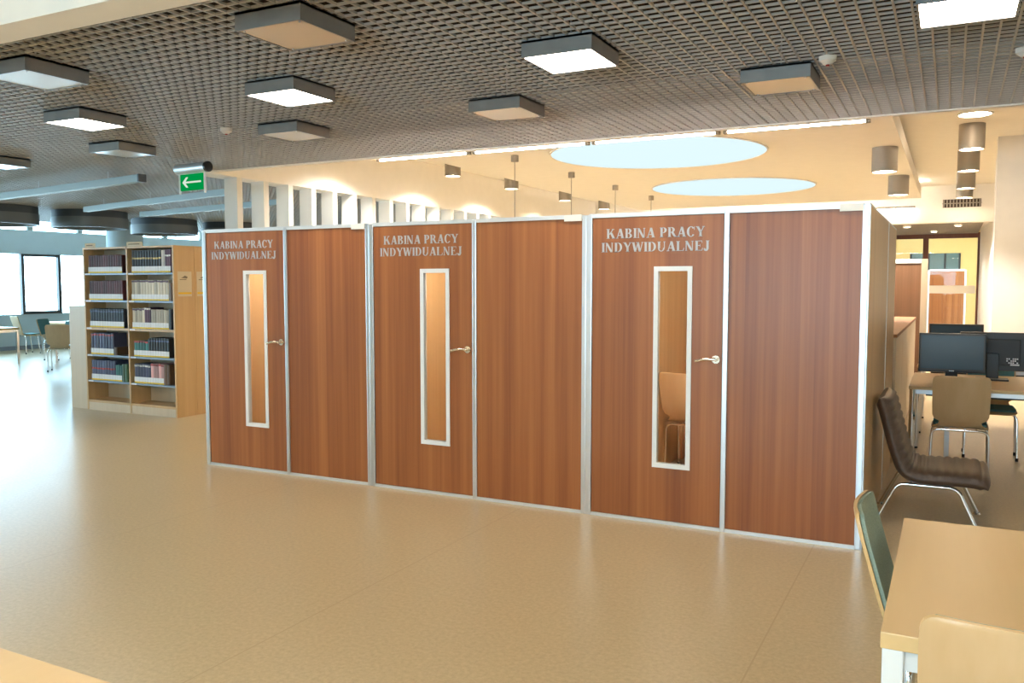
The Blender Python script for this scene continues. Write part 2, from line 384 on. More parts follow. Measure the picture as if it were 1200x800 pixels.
# ------------------------------------------------------------------ serif lettering
TK, TN, SV, SH = 0.25, 0.095, 0.075, 0.06
def q_diag(x0, y0, x1, y1, wd): return [(x0, y0), (x0 + wd, y0), (x1 + wd, y1), (x1, y1)]
def rect(x0, x1, y0, y1): return [(x0, y0), (x1, y0), (x1, y1), (x0, y1)]
def stem(x, wd=TK, y0=0, y1=1, b=True, t=True):
    o = [rect(x, x + wd, y0, y1)]
    if b: o.append(rect(x - SV, x + wd + SV, y0, y0 + SH))
    if t: o.append(rect(x - SV, x + wd + SV, y1 - SH, y1))
    return o
def bowl(cx, cy, rx, ry, wd, th, a0, a1, n=14):
    """ring piece; width varies from th (top/bottom) to wd (sides)"""
    o = []
    for i in range(n):
        q = []
        for a, k in ((a0 + (a1 - a0) * i / n, 0), (a0 + (a1 - a0) * (i + 1) / n, 0), (a0 + (a1 - a0) * (i + 1) / n, 1), (a0 + (a1 - a0) * i / n, 1)):
            q.append((cx + (rx - k * wd) * math.cos(a), cy + (ry - k * th) * math.sin(a)))
        o.append(q)
    return o
def glyph(c):
    x = 0.10
    if c == 'I': return stem(x), 0.42
    if c == 'K': return stem(x) + [q_diag(0.30, 0.42, 0.80, 1, TN * 1.3), q_diag(0.78, 0, 0.42, 0.62, TK * 1.15), rect(0.66, 1.08, 0, SH), rect(0.66, 0.98, 1 - SH, 1)], 1.12
    if c == 'A': return [q_diag(0.10, 0, 0.46, 1, TN * 1.1), q_diag(0.70, 0, 0.40, 1, TK * 1.1), rect(0.22, 0.78, 0.28, 0.28 + SH * 1.2), rect(0, 0.32, 0, SH), rect(0.62, 1.02, 0, SH)], 1.04
    if c == 'B': return stem(x) + bowl(0.42, 0.745, 0.38, 0.255, TK, SH, -PI / 2, PI / 2) + bowl(0.44, 0.255, 0.44, 0.265, TK, SH, -PI / 2, PI / 2) + [rect(0.3, 0.44, 1 - SH, 1), rect(0.3, 0.44, 0, SH), rect(0.3, 0.46, 0.48, 0.48 + SH)], 0.97
    if c == 'N': return stem(x, TN, t=False) + stem(0.80, TN, y0=0, b=False) + [q_diag(0.66, 0, 0.02, 1, TK * 1.05)], 1.06
    if c == 'P': return stem(x) + bowl(0.42, 0.72, 0.40, 0.28, TK, SH, -PI / 2, PI / 2) + [rect(0.3, 0.44, 1 - SH, 1), rect(0.3, 0.44, 0.44, 0.44 + SH)], 0.88
    if c == 'R': return stem(x) + bowl(0.42, 0.73, 0.40, 0.27, TK, SH, -PI / 2, PI / 2) + [rect(0.3, 0.44, 1 - SH, 1), rect(0.3, 0.44, 0.46, 0.46 + SH), q_diag(0.76, 0, 0.40, 0.5, TK * 1.1), rect(0.76, 1.06, 0, SH)], 1.04
    if c == 'C': return bowl(0.50, 0.5, 0.47, 0.52, TK, SH, PI * 0.22, PI * 1.80, 20) + [rect(0.84, 0.90, 0.66, 1.0)], 1.00
    if c == 'Y': return [q_diag(0.40, 0.42, 0.04, 1, TK * 1.1), q_diag(0.50, 0.42, 0.82, 1, TN * 1.2), rect(-0.02, 0.36, 1 - SH, 1), rect(0.70, 1.0, 1 - SH, 1)] + stem(0.40, TK, 0, 0.5, t=False), 1.0
    if c == 'D': return stem(x) + bowl(0.42, 0.5, 0.54, 0.5, TK, SH, -PI / 2, PI / 2, 16) + [rect(0.3, 0.44, 1 - SH, 1), rect(0.3, 0.44, 0, SH)], 1.05
    if c == 'W': return [q_diag(0.30, 0, 0.04, 1, TK), q_diag(0.40, 0, 0.66, 1, TN), q_diag(0.84, 0, 0.58, 1, TK), q_diag(0.94, 0, 1.22, 1, TN), rect(-0.04, 0.34, 1 - SH, 1), rect(0.50, 0.88, 1 - SH, 1), rect(1.12, 1.38, 1 - SH, 1)], 1.38
    if c == 'U': return stem(x, TK, 0.32, 1, b=False) + stem(0.80, TN, 0.32, 1, b=False) + bowl(0.4875, 0.36, 0.3875, 0.38, (TK + TN) / 2, SH * 1.3, PI, 2 * PI), 1.06
    if c == 'L': return stem(x) + [rect(0.3, 0.84, 0, SH), [(0.76, 0), (0.86, 0), (0.92, 0.32), (0.88, 0.32)]], 0.96
    if c == 'E': return stem(x) + [rect(0.3, 0.84, 0, SH), [(0.76, 0), (0.86, 0), (0.90, 0.28), (0.86, 0.28)], rect(0.3, 0.80, 1 - SH, 1), rect(0.79, 0.83, 0.76, 1), rect(0.3, 0.60, 0.49, 0.49 + SH), rect(0.58, 0.62, 0.38, 0.65)], 0.96
    if c == 'J': return stem(0.30, TK, 0.14, 1, b=False) + bowl(0.255, 0.16, 0.255, 0.22, TK, SH * 1.4, PI, 2 * PI, 10) + [rect(0.02, 0.16, 0.10, 0.24)], 0.70
    return [], 0.42
def text_mesh(mb, s, xc, z, width, h, y, thick=0.0015):
    polys = []; x = 0
    for c in s:
        g, a = glyph(c)
        for p in g: polys.append([(u + x, v) for u, v in p])
        x += a + 0.05
    k = width / x
    for p in polys:
        mb.prism([(xc - width / 2 + u * k, z + v * h) for u, v in p], 'y', y - thick, y)

# ------------------------------------------------------------------ study booths
BH = 2.075; BY = 5.47; BD = 2.76
def study_booth(x0, x1, xd, label, right_wall=False):
    """front from x0 to x1, door between x0 and xd"""
    t = thing('study_booth', (x0, BY, 0), label, 'study booth', group='study booths')
    W = x1 - x0; D = xd - x0
    # aluminium posts and rails of the front
    for a, b, nm in ((0, 0.042, 'post'), (D - 0.012, D + 0.022, 'post'), (W - 0.032, W, 'post')):
        MB().box(a, b, -0.008, 0.045, 0, BH, b=0.004).build(nm, 'alu', t)
    MB().box(0.022, W - 0.032, -0.006, 0.04, BH - 0.022, BH + 0.006).build('top_rail', 'alu_white', t)
    MB().box(0.022, W - 0.032, -0.006, 0.04, 0, 0.022).build('bottom_rail', 'alu_white', t)
    # fixed panel
    MB().box(D + 0.022, W - 0.032, 0.004, 0.03, 0.022, BH - 0.022).build('front_panel', 'cherry', t)
    # door leaf with a glazed slot
    wx0, wx1, wz0, wz1 = D * 0.515, D * 0.515 + 0.24, 0.39, 1.712
    a, b = 0.045, D - 0.014
    d = MB().box(a, wx0, 0.0, 0.03, 0.024, BH - 0.024).box(wx1, b, 0.0, 0.03, 0.024, BH - 0.024).box(wx0, wx1, 0.0, 0.03, 0.024, wz0).box(wx0, wx1, 0.0, 0.03, wz1, BH - 0.024).build('door', 'cherry', t)
    f = 0.022
    g = f * .4
    MB().box(wx0 - g, wx0 + f, -0.008, 0.035, wz0 - g, wz1 + g).box(wx1 - f, wx1 + g, -0.008, 0.035, wz0 - g, wz1 + g).box(wx0 + f, wx1 - f, -0.008, 0.035, wz0 - g, wz0 + f).box(wx0 + f, wx1 - f, -0.008, 0.035, wz1 - f, wz1 + g).build('window_frame', 'white_metal', d)
    MB().box(wx0 + f, wx1 - f, 0.012, 0.016, wz0 + f, wz1 - f).build('pane', 'glass_warm', d)
    lt = MB(); tx = D * 0.505
    text_mesh(lt, 'KABINA PRACY', tx, 1.911, 0.675, 0.065, 0.0)
    text_mesh(lt, 'INDYWIDUALNEJ', tx, 1.820, 0.745, 0.064, 0.0)
    lt.build('lettering', 'letter', d)
    hx = D - 0.052; hz = 1.12
    h = MB().cyl((hx, -0.045, hz), 0.011, 0.045, axis='y', n=12)
    h.tube([(hx + 0.012, -0.047, hz + 0.002), (hx, -0.05, hz + 0.004), (hx - 0.035, -0.052, hz + 0.004), (hx - 0.07, -0.052, hz + 0.002), (hx - 0.10, -0.05, hz - 0.006), (hx - 0.125, -0.046, hz - 0.012)], 0.0095, n=10)
    h.build('handle', 'nickel', d)
    MB().cyl((hx, -0.010, hz), 0.026, 0.010, axis='y', n=24, r2=0.028).build('rosette', 'nickel', d)
    MB().box(W - 0.165, W - 0.034, -0.012, -0.004, BH - 0.038, BH + 0.004, b=0.002).build('name_plate', 'det_white', t)
    # left side wall, back wall, right wall
    MB().box(0.0, 0.03, 0.045, BD, 0.0, BH).build('side_panel', 'beech', t)
    MB().box(0.03, W - (0.03 if right_wall else 0), BD - 0.03, BD, 0, BH).build('back_panel', 'beech', t)
    MB().box(0.0, 0.03, 0.045, BD, BH, BH + 0.012).box(0.03, W, BD - 0.03, BD, BH, BH + 0.012).build('top_profile', 'alu_white', t)
    lp = MB().box(0.25, W - 0.25, 0.05, 0.10, BH - 0.10, BH - 0.05).box(0.25, W - 0.25, 0.05, 0.16, BH - 0.05, BH - 0.04).build('added_fill_lamp', 'white_metal', t)  # unseen lamp added to brighten the booth interior; lip stops upward spill
    MB().box(0.28, W - 0.28, 0.10, 0.112, BH - 0.095, BH - 0.055).build('tube', 'booth_fill', lp)
    if right_wall:
        s = 1.73
        MB().box(W - 0.03, W, 0.045, s - 0.012, 0.0, BH).build('side_panel', 'beech', t)
        MB().box(W - 0.03, W, s + 0.012, BD, 0.0, BH).build('side_panel', 'beech', t)
        MB().box(W - 0.034, W + 0.004, s - 0.012, s + 0.012, 0, BH).build('post', 'alu_white', t)
        MB().box(W - 0.036, W + 0.005, 0.0, 0.05, 0, BH).build('corner_post', 'alu', t)
        MB().box(W - 0.03, W, 0.045, BD, BH, BH + 0.012).build('top_profile', 'alu_white', t)
    return t
study_booth(-5.872, -4.072, -4.93, 'cherry-wood study booth standing beside the tall bookcase')
study_booth(-4.072, -2.235, -3.127, 'cherry-wood study booth between the two other booths')
study_booth(-2.235, -0.442, -1.282, 'cherry-wood study booth with a chair seen through its door glass', True)

# ------------------------------------------------------------------ chairs with plywood shell
def shell_grid(prof, hw, thick):
    """prof: list of (y, z, halfwidth, dy bow); returns MB of a curved ply sheet; local x = width, faces +y"""
    mb = MB(); n = 9; rows = []
    for k, (y, z, h, bow) in enumerate(prof):
        rows.append([(h * (2 * i / (n - 1) - 1), y - bow * (1 - (2 * i / (n - 1) - 1) ** 2), z) for i in range(n)])
    def nrm(k):
        a = rows[max(k - 1, 0)][n // 2]; b = rows[min(k + 1, len(rows) - 1)][n // 2]
        d = Vector((0, b[1] - a[1], b[2] - a[2])).normalized(); return Vector((0, -d.z, d.y))
    fr = rows; bk = [[tuple(Vector(p) + nrm(k) * thick) for p in r] for k, r in enumerate(rows)]
    m = len(rows); vs = [p for r in fr for p in r] + [p for r in bk for p in r]; o = m * n
    q = [(k * n + i, k * n + i + 1, (k + 1) * n + i + 1, (k + 1) * n + i) for k in range(m - 1) for i in range(n - 1)]
    mb.raw(vs, q, 0, True); mb.raw(vs, [tuple(o + j for j in reversed(f)) for f in q], 0, True)
    e = []
    for k in range(m - 1):
        e += [(k * n, (k + 1) * n, o + (k + 1) * n, o + k * n), (k * n + n - 1, o + k * n + n - 1, o + (k + 1) * n + n - 1, (k + 1) * n + n - 1)]
    for i in range(n - 1):
        e += [(i, o + i, o + i + 1, i + 1), ((m - 1) * n + i, (m - 1) * n + i + 1, o + (m - 1) * n + i + 1, o + (m - 1) * n + i)]
    mb.raw(vs, e, 1)
    return mb
BACK = [(-0.150, 0.500, 0.150, 0.0), (-0.162, 0.520, 0.190, 0.004), (-0.172, 0.545, 0.203, 0.010), (-0.190, 0.60, 0.206, 0.014), (-0.215, 0.68, 0.207, 0.018), (-0.240, 0.76, 0.207, 0.020), (-0.248, 0.79, 0.206, 0.020), (-0.252, 0.805, 0.203, 0.020), (-0.255, 0.815, 0.197, 0.020), (-0.2565, 0.822, 0.186, 0.020), (-0.257, 0.825, 0.17, 0.020)]
BACK = [(y - (z - 0.5) * 0.02, 0.5 + (z - 0.5) * 1.154, h, q) for y, z, h, q in BACK]
SEAT = [(-0.150, 0.500, 0.150, 0.0), (-0.135, 0.470, 0.16, 0.0), (-0.105, 0.450, 0.19, 0.0), (-0.06, 0.440, 0.205, 0.0), (0.04, 0.438, 0.21, 0.0), (0.14, 0.444, 0.21, 0.0), (0.20, 0.445, 0.205, 0.0), (0.225, 0.436, 0.19, 0.0), (0.235, 0.425, 0.15, 0.0)]
def shell_chair(loc, rz, label, pad='teal', group=None, ply='ply'):
    t = thing('plywood_chair', loc, label, 'chair', rz, group)
    shell_grid(BACK, 0.2, 0.011).build('backrest', [ply, 'ply_edge'], t)
    shell_grid([(y, z, h, b) for y, z, h, b in SEAT[::-1]], 0.2, 0.011).build('seat', [ply, 'ply_edge'], t)
    pb = [(y + 0.0025, z, max(0.05, h - 0.013), b) for y, z, h, b in BACK[2:-1]]
    shell_grid([(y + 0.010, z, h, b) for y, z, h, b in pb], 0.2, 0.012).build('back_pad', [pad, pad], t)
    ps = [(y, z + 0.024, max(0.05, h - 0.012), b) for y, z, h, b in SEAT[2:-1]]
    shell_grid(ps[::-1], 0.2, 0.014).build('seat_pad', [pad, pad], t)
    for y, yf in ((-0.105, -0.11), (0.15, 0.20)):
        MB().tube(bent([(-0.215, yf, 0.012), (-0.205, y, 0.418), (0.205, y, 0.418), (0.215, yf, 0.012)], 0.06), 0.0105, n=10).build('leg_frame', 'chrome', t)
        for sx in (-1, 1): MB().cyl((sx * 0.215, yf, 0), 0.013, 0.03, n=10).build('foot', 'rubber', t)
    for x in (-0.12, 0.12): MB().tube([(x, -0.105, 0.418), (x, 0.15, 0.418)], 0.009).build('seat_rail', 'chrome', t)
    return t
def table(loc, w, d, label, h=0.74, group=None, top='maple', legm='white_metal', rz=0, lw=0.05, thick=0.042, name='table', inset=0.004):
    """loc: the -x -y corner of the top on the floor"""
    t = thing(name, loc, label, 'table', rz, group)
    MB().box(0, w, 0, d, h - thick, h, b=0.003).build('tabletop', top, t)
    for x in (inset, w - lw - inset):
        for y in (inset, d - lw - inset): MB().box(x, x + lw, y, y + lw, 0, h - thick, b=0.004).build('leg', legm, t)
    MB().box(lw, w - lw, 0.02, 0.045, h - thick - 0.055, h - thick).box(lw, w - lw, d - 0.045, d - 0.02, h - thick - 0.055, h - thick).box(0.02, 0.045, lw, d - lw, h - thick - 0.055, h - thick).box(w - 0.045, w - 0.02, lw, d - lw, h - thick - 0.055, h - thick).build('apron', legm, t)
    return t
table((-0.131, 2.26, 0), 1.6, 1.17, 'maple-topped reading table with white square legs and two chairs')
table((-2.7, 0.40, 0), 1.6, 0.802, 'maple-topped table standing away from the chairs on bare floor')
shell_chair((0.025, 3.06, 0), -PI / 2, 'plywood chair with grey-green pad at the side of the reading table')
shell_chair((0.165, 2.325, 0), 0.0, 'plywood chair seen from behind, pushed in at the reading table')

# ------------------------------------------------------------------ lounge chair beside the booth
def lounge_chair():
    t = thing('lounge_chair', (-0.08, 6.395, 0), 'dark brown leather lounge chair with channel-stitched seat against the booth', 'lounge chair')
    # centre line from top of back to front of seat in local x (forward) and z
    ctl = [(-0.312, 0.855), (-0.285, 0.77), (-0.255, 0.66), (-0.225, 0.55), (-0.195, 0.46), (-0.165, 0.39), (-0.11, 0.35), (-0.04, 0.34), (0.06, 0.342), (0.16, 0.345), (0.25, 0.343), (0.30, 0.332), (0.325, 0.315)]
    pts = []
    for i in range(len(ctl) - 1):
        p0 = Vector(ctl[max(i - 1, 0)]); p1 = Vector(ctl[i]); p2 = Vector(ctl[i + 1]); p3 = Vector(ctl[min(i + 2, len(ctl) - 1)])
        for k in range(8):
            u = k / 8
            pts.append(0.5 * ((2 * p1) + (p2 - p0) * u + (2 * p0 - 5 * p1 + 4 * p2 - p3) * u * u + (3 * p1 - p0 - 3 * p2 + p3) * u ** 3))
    pts.append(Vector(ctl[-1]))
    L = [0]
    for a, b in zip(pts, pts[1:]): L.append(L[-1] + (b - a).length)
    tot = L[-1]; ch = tot / 19
    rows = []; n = 15; hw = 0.345
    for i, p in enumerate(pts):
        a = pts[max(i - 1, 0)]; b = pts[min(i + 1, len(pts) - 1)]; d = (b - a).normalized(); nr = Vector((-d.y, d.x))
        if nr.x < 0 and i < 20: nr = -nr
        if nr.y < 0 and i >= 48: nr = -nr
        if 20 <= i < 48 and (nr.x + nr.y) < 0: nr = -nr
        ph = abs(math.sin(PI * L[i] / ch)); puff = 0.018 * ph ** 0.5
        e = min(L[i], tot - L[i]); th = 0.085 * min(1, 0.35 + (e / 0.06))
        rows.append((p, nr, th, puff))
    mb = MB(); m = len(rows); vs = []; sec = 2 * n
    for (p, nr, th, puff) in rows:
        up = []; dn = []
        for j in range(n):
            u = 2 * j / (n - 1) - 1; edge = (1 - abs(u) ** 8)
            o1 = (th * 0.55 + puff) * (0.25 + 0.75 * edge); o2 = th * 0.55 * (0.25 + 0.75 * edge)
            q1 = p + nr * o1; q2 = p - nr * o2
            up.append((q1.x, u * hw, q1.y)); dn.append((q2.x, u * hw, q2.y))
        vs += up + dn[::-1]
    fs = [(i * sec + j, i * sec + (j + 1) % sec, (i + 1) * sec + (j + 1) % sec, (i + 1) * sec + j) for i in range(m - 1) for j in range(sec)]
    mb.raw(vs, fs, 0, True); mb.raw(vs, [tuple(range(sec)), tuple(range((m - 1) * sec, m * sec))], 0)
    mb.build('upholstery', 'leather', t)
    for y in (-0.29, 0.325):
        MB().tube(bent([(-0.335, y, 0.012), (-0.20, y * 0.9, 0.288), (0.155, y * 0.9, 0.288), (0.285, y, 0.012)], 0.05), 0.0125, n=10).build('leg_frame', 'chrome', t)
        for x in (-0.335, 0.285): MB().cyl((x, y, 0), 0.026, 0.012, n=16, r2=0.02).build('foot', 'chrome', t)
    MB().tube([(-0.12, -0.26, 0.29), (-0.12, 0.28, 0.29)], 0.011).tube([(0.10, -0.26, 0.29), (0.10, 0.28, 0.29)], 0.011).build('cross_bar', 'chrome', t)
    return t
lounge_chair()

# ------------------------------------------------------------------ computer desks
def desk(loc, w, d, label):
    t = thing('computer_desk', loc, label, 'desk')
    MB().box(0, w, 0, d, 0.712, 0.74, b=0.003).build('desktop', 'maple', t)
    for x in (0.03, w - 0.03):
        for y in (0.06, d - 0.06):
            MB().cyl((x, y, 0.02), 0.026, 0.692, n=14).build('leg', 'chrome', t)
            MB().cyl((x, y, 0), 0.02, 0.02, n=12).build('foot', 'rubber', t)
    for y in (0.06, d - 0.085): MB().box(0.05, w - 0.05, y, y + 0.025, 0.67, 0.712).build('apron', 'alu', t)
    MB().box(0.12, w - 0.12, d / 2 - 0.08, d / 2 + 0.08, 0.60, 0.61).box(0.12, w - 0.12, d / 2 - 0.09, d / 2 - 0.08, 0.60, 0.66).box(0.12, w - 0.12, d / 2 + 0.08, d / 2 + 0.09, 0.60, 0.66).build('cable_tray', 'black', t)
    MB().box(0.28, 0.32, d / 2 - 0.03, d / 2 + 0.03, 0, 0.6).build('cable_riser', 'alu_white', t)
    return t
desk((-0.298, 7.98, 0), 1.8, 1.28, 'maple computer desk behind the plywood chair')
desk((-0.30, 10.1, 0), 1.8, 1.28, 'maple computer desk further back, beside the low cupboards')
def monitor(loc, rz, label, sticker=False):
    t = thing('monitor', loc, label, 'monitor', rz)
    w, h, z = 0.265, 0.345, 0.085
    MB().box(-w, w, -0.02, 0.02, z, z + h, b=0.006).build('casing', 'black', t)
    MB().box(-w + 0.02, w - 0.02, -0.0215, -0.0205, z + 0.03, z + h - 0.02).build('screen', 'screen', t)
    MB().box(-0.02, 0.02, -0.022, -0.0205, z + 0.011, z + 0.017).build('badge', 'alu', t)
    MB().box(-w + 0.05, w - 0.05, 0.02, 0.045, z + 0.05, z + h - 0.06, b=0.008).build('rear_cover', 'monitor_back', t)
    MB().box(-0.05, 0.05, 0.045, 0.075, 0.02, z + 0.16, b=0.006).build('neck', 'black', t)
    MB().box(-0.13, 0.13, -0.06, 0.13, 0.0, 0.015, b=0.004).build('foot', 'black', t)
    if sticker:
        s = MB()
        for k in range(6):
            for r in range(3):
                if (k + r) % 4 != 1: s.box(-0.20 + k * 0.016, -0.188 + k * 0.016, 0.0452, 0.0462, z + 0.07 + r * 0.018, z + 0.082 + r * 0.018)
        s.box(-0.21, -0.14, 0.0452, 0.0462, z + 0.052, z + 0.066)
        s.build('sticker', 'lab_white', t)
    return t
monitor((0.022, 8.50, 0.74), 0.0, 'black monitor with a dark blue screen facing the plywood chair')
monitor((0.35, 8.86, 0.74), PI, 'black monitor turned around, its back with white stickers showing', True)
monitor((0.06, 10.55, 0.74), 0.05, 'black monitor on the desk further back')
shell_chair((0.095, 7.885, 0), 0.0, 'plywood chair seen from behind, standing at the computer desk', 'teal_blue')
shell_chair((0.36, 9.10, 0), PI, 'plywood chair on the far side of the computer desk', 'teal_blue')

# low cupboards behind the booth
for k in range(4):
    y = 8.30 + k * 1.16
    t = thing('low_cupboard', (-0.86, y, 0), ('pale low cupboard touching the back of the booths', 'pale low cupboard second from the booths', 'pale low cupboard third from the booths', 'pale low cupboard next to the brown partition board')[k], 'cupboard', group='low cupboards behind the booths')
    MB().box(0, 0.42, 0, 1.15, 0.06, 1.13).box(0.02, 0.40, 0.01, 1.14, 0, 0.06).build('body', 'beech_pale', t)
    MB().box(-0.01, 0.445, 0, 1.155, 1.13, 1.16, b=0.003).build('top_board', 'brownboard', t)
    for j in range(4): MB().box(0.42, 0.438, 0.006 + j * 0.286, 0.284 + j * 0.286, 0.07, 1.12).build('door', 'beech_pale', t)
t = thing('partition_screen', (-0.98, 13.2, 0), 'brown partition board in a pale frame beyond the low cupboards', 'screen')
MB().box(0.03, 0.60, 0.01, 0.03, 0.12, 1.90).build('board', 'brown_screen', t)
MB().box(0, 0.03, 0, 0.04, 0, 1.96).build('post', 'white_metal', t); MB().box(0.60, 0.68, 0, 0.04, 0, 1.96).build('post', 'beech_pale', t)
MB().box(0.03, 0.60, 0, 0.04, 1.90, 1.96).build('top_rail', 'white_metal', t)
MB().box(-0.02, 0.70, -0.15, 0.19, 0, 0.02).build('foot', 'white_metal', t)

# furniture inside the third booth, seen through the door glass
t = thing('booth_desk', (-2.20, 7.56, 0), 'small wooden desk at the back of the study booth', 'desk')
MB().box(0, 1.70, 0, 0.62, 0.715, 0.74, b=0.003).build('desktop', 'beech', t)
MB().box(0.02, 0.045, 0.04, 0.58, 0, 0.715).build('side_board', 'beech', t); MB().box(1.655, 1.68, 0.04, 0.58, 0, 0.715).build('side_board', 'beech', t)
MB().box(0.045, 1.655, 0.10, 0.12, 0.16, 0.715).build('front_board', 'brownboard', t)
MB().cyl((0.40, 0.099, 0.42), 0.035, -0.006, axis='y', n=18).build('cable_hole', 'black', t)
shell_chair((-1.92, 7.12, 0), -0.12, 'plywood chair inside the study booth, seen through the door glass', 'teal_blue')

# ------------------------------------------------------------------ ceiling lamps
def square_lamp(x, y, on, label, group, z=None):
    z = GZ if z is None else z
    t = thing('ceiling_lamp', (x, y, z), label, 'ceiling lamp', group=group)
    h = 0.225
    MB().box(-h, h, -h, -h + 0.012, -0.10, -0.005).box(-h, h, h - 0.012, h, -0.10, -0.005).box(-h, -h + 0.012, -h + 0.012, h - 0.012, -0.10, -0.005).box(h - 0.012, h, -h + 0.012, h - 0.012, -0.10, -0.005).box(-h, h, -h, h, -0.018, -0.005).build('housing', 'housing', t)
    MB().box(-h + 0.012, h - 0.012, -h + 0.012, h - 0.012, -0.096, -0.088).build('diffuser', 'diff_on' if on else 'diff_off', t)
    for sx in (-1, 1):
        for sy in (-1, 1): MB().cyl((sx * (h - 0.035), sy * (h - 0.035), -0.101), 0.006, 0.006, n=8).build('screw', 'alu', t)
    MB().tube([(0, 0, -0.01), (0, 0, 0.3)], 0.006, n=6).build('hanger', 'alu', t)
    return t
LIT = 'lit square ceiling lamp in a grey box under the grid'
OFF = 'unlit square ceiling lamp in a grey box under the grid'
for x, lab in ((-9.0, 'lit square ceiling lamp beyond the open floor towards the windows'), (-6.56, 'lit square ceiling lamp over the open floor beside the bookcase'), (-4.31, 'lit square ceiling lamp before the booth that adjoins the bookcase'), (-2.10, 'lit square ceiling lamp before the booth with the chair inside'), (0.03, 'lit square ceiling lamp over the side of the lounge chair')):
    square_lamp(x, 4.87, True, lab, 'lit ceiling lamps')
for x, lab in ((-5.45, 'unlit square ceiling lamp by the beam, reflecting blue daylight'), (-3.22, 'unlit square ceiling lamp by the beam, before the middle booth')):
    square_lamp(x, 3.69, False, lab, 'unlit ceiling lamps')
for x, lab in ((-9.75, 'unlit square ceiling lamp next to a detector by the bar lamp'), (-7.68, 'unlit square ceiling lamp beside the exit sign'), (-5.38, 'unlit square ceiling lamp over the booth that adjoins the bookcase'), (-3.19, 'unlit square ceiling lamp over the middle booth'), (-1.08, 'unlit square ceiling lamp beside a detector over the chair booth')):
    square_lamp(x, 6.12, False, lab, 'unlit ceiling lamps')
for x in (-6.5, -4.3, -2.1, 0.05, 2.2):  # unseen lamps added behind the camera to light the foreground
    for y in (0.0, -2.3): square_lamp(x, y, True, 'added lit square lamp, out of view over the front tables', 'added lamps over the front tables', 3.2)

# smoke detectors
def detector(x, y, lab, z=GZ):
    t = thing('smoke_detector', (x, y, z), lab, 'smoke detector', group='smoke detectors')
    MB().cyl((0, 0, -0.03), 0.052, 0.03, n=20, r2=0.055).build('base', 'det_white', t)
    MB().cyl((0, 0, -0.052), 0.024, 0.022, n=16, r2=0.045).build('chamber', 'det_white', t)
    MB().cyl((0, 0, -0.06), 0.012, 0.009, n=10).build('indicator', 'red', t)
for x, y, lab in ((-6.04, 5.94, 'white smoke detector over the first booth beside the bookcase'), (-0.745, 5.85, 'white smoke detector with a red light beside an unlit lamp'), (0.36, 6.2, 'white smoke detector over the lounge chair side'), (-9.9, 6.42, 'white smoke detector near the long bar lamps')): detector(x, y, lab)

# exit sign
t = thing('exit_sign', (-7.98, 7.3, GZ), 'green exit sign with a white arrow under a grey tube housing', 'exit sign', rz=-0.10)
MB().cyl((-0.27, 0, -0.085), 0.06, 0.54, axis='x', n=20).build('housing', 'alu_white', t)
MB().cyl((0.27, 0, -0.085), 0.061, 0.03, axis='x', n=20).build('end_cap', 'black', t)
MB().box(-0.21, 0.21, -0.008, 0.008, -0.34, -0.15).build('panel', 'green', t)
a = MB(); y0, y1 = -0.012, -0.008
a.prism([(-0.12, -0.255), (0.17, -0.255), (0.17, -0.235), (-0.12, -0.235)], 'y', y0, y1)
a.prism([(-0.17, -0.245), (-0.10, -0.185), (-0.065, -0.185), (-0.125, -0.245)], 'y', y0, y1)
a.prism([(-0.17, -0.245), (-0.125, -0.245), (-0.065, -0.305), (-0.10, -0.305)], 'y', y0, y1)
a.build('arrow', 'sign_white', t)
for x in (-0.235, 0.225): MB().box(x, x + 0.012, -0.012, 0.012, -0.38, -0.15).build('side_clip', 'lab_white', t)
MB().tube([(0, 0, -0.03), (0, 0, 0.2)], 0.006, n=6).build('hanger', 'alu', t)

# ------------------------------------------------------------------ lamps under the plaster ceiling
def spot(o, loc, power, ang=95, target=None):
    l = bpy.data.lights.new('lamp_light', 'SPOT'); l.energy = power; l.color = (1.0, 0.94, 0.86); l.spot_size = math.radians(ang); l.spot_blend = 0.5; l.shadow_soft_size = 0.05
    q = bpy.data.objects.new('lamp_light', l); COL.objects.link(q); q.parent = o; q.location = loc
    return q
def cyl_lamp(x, y, top, label, group, r=0.165, h=0.35, power=340, ang=95):
    t = thing('cylinder_lamp', (x, y, top), label, 'ceiling lamp', group=group)
    MB().ring((0, 0, -h), r - 0.012, r, h, n=28).build('cylinder', 'cyl', t)
    MB().cyl((0, 0, -h + 0.025), r - 0.013, 0.01, n=24).build('lamp', 'lamp_disc', t)
    spot(t, (0, 0, -h + 0.01), power, ang)
    return t
G1 = 'cylinder lamps beside the raft'
for y, lab in ((13.65, 'taupe cylinder lamp next to the round recessed lamp'), (16.2, 'taupe cylinder lamp second from the round recessed lamp'), (19.1, 'taupe cylinder lamp third from the round recessed lamp'), (21.1, 'taupe cylinder lamp right before the wall grille')):
    cyl_lamp(0.19, y, UZ, lab, G1)
for y, lab in ((12.77, 'taupe cylinder lamp under the raft edge beside the large skylight'), (16.15, 'taupe cylinder lamp under the raft edge towards the far wall')):
    cyl_lamp(-0.86, y, PZ, lab, 'cylinder lamps under the raft', h=0.33)
for y, lab in ((10.6, 'taupe cylinder lamp by the fin wall, hidden by the grid edge'), (13.0, 'taupe cylinder lamp by the fin wall, nearest the strip lamps'), (15.25, 'taupe cylinder lamp by the fin wall, second from the strip lamps'), (17.9, 'taupe cylinder lamp by the fin wall, third from the strip lamps'), (20.35, 'taupe cylinder lamp by the fin wall, close to the far wall')):
    cyl_lamp(-7.85, y, UZ, lab, 'cylinder lamps by the fin wall', r=0.14, h=0.33, power=230, ang=148)
t = thing('recessed_lamp', (0.205, 12.9, UZ), 'round recessed lamp flush in the plaster ceiling', 'ceiling lamp')
t.location.y = 12.85 - 0.0
MB().ring((0, 0, -0.012), 0.19, 0.215, 0.012, n=32).build('rim', 'alu_white', t)
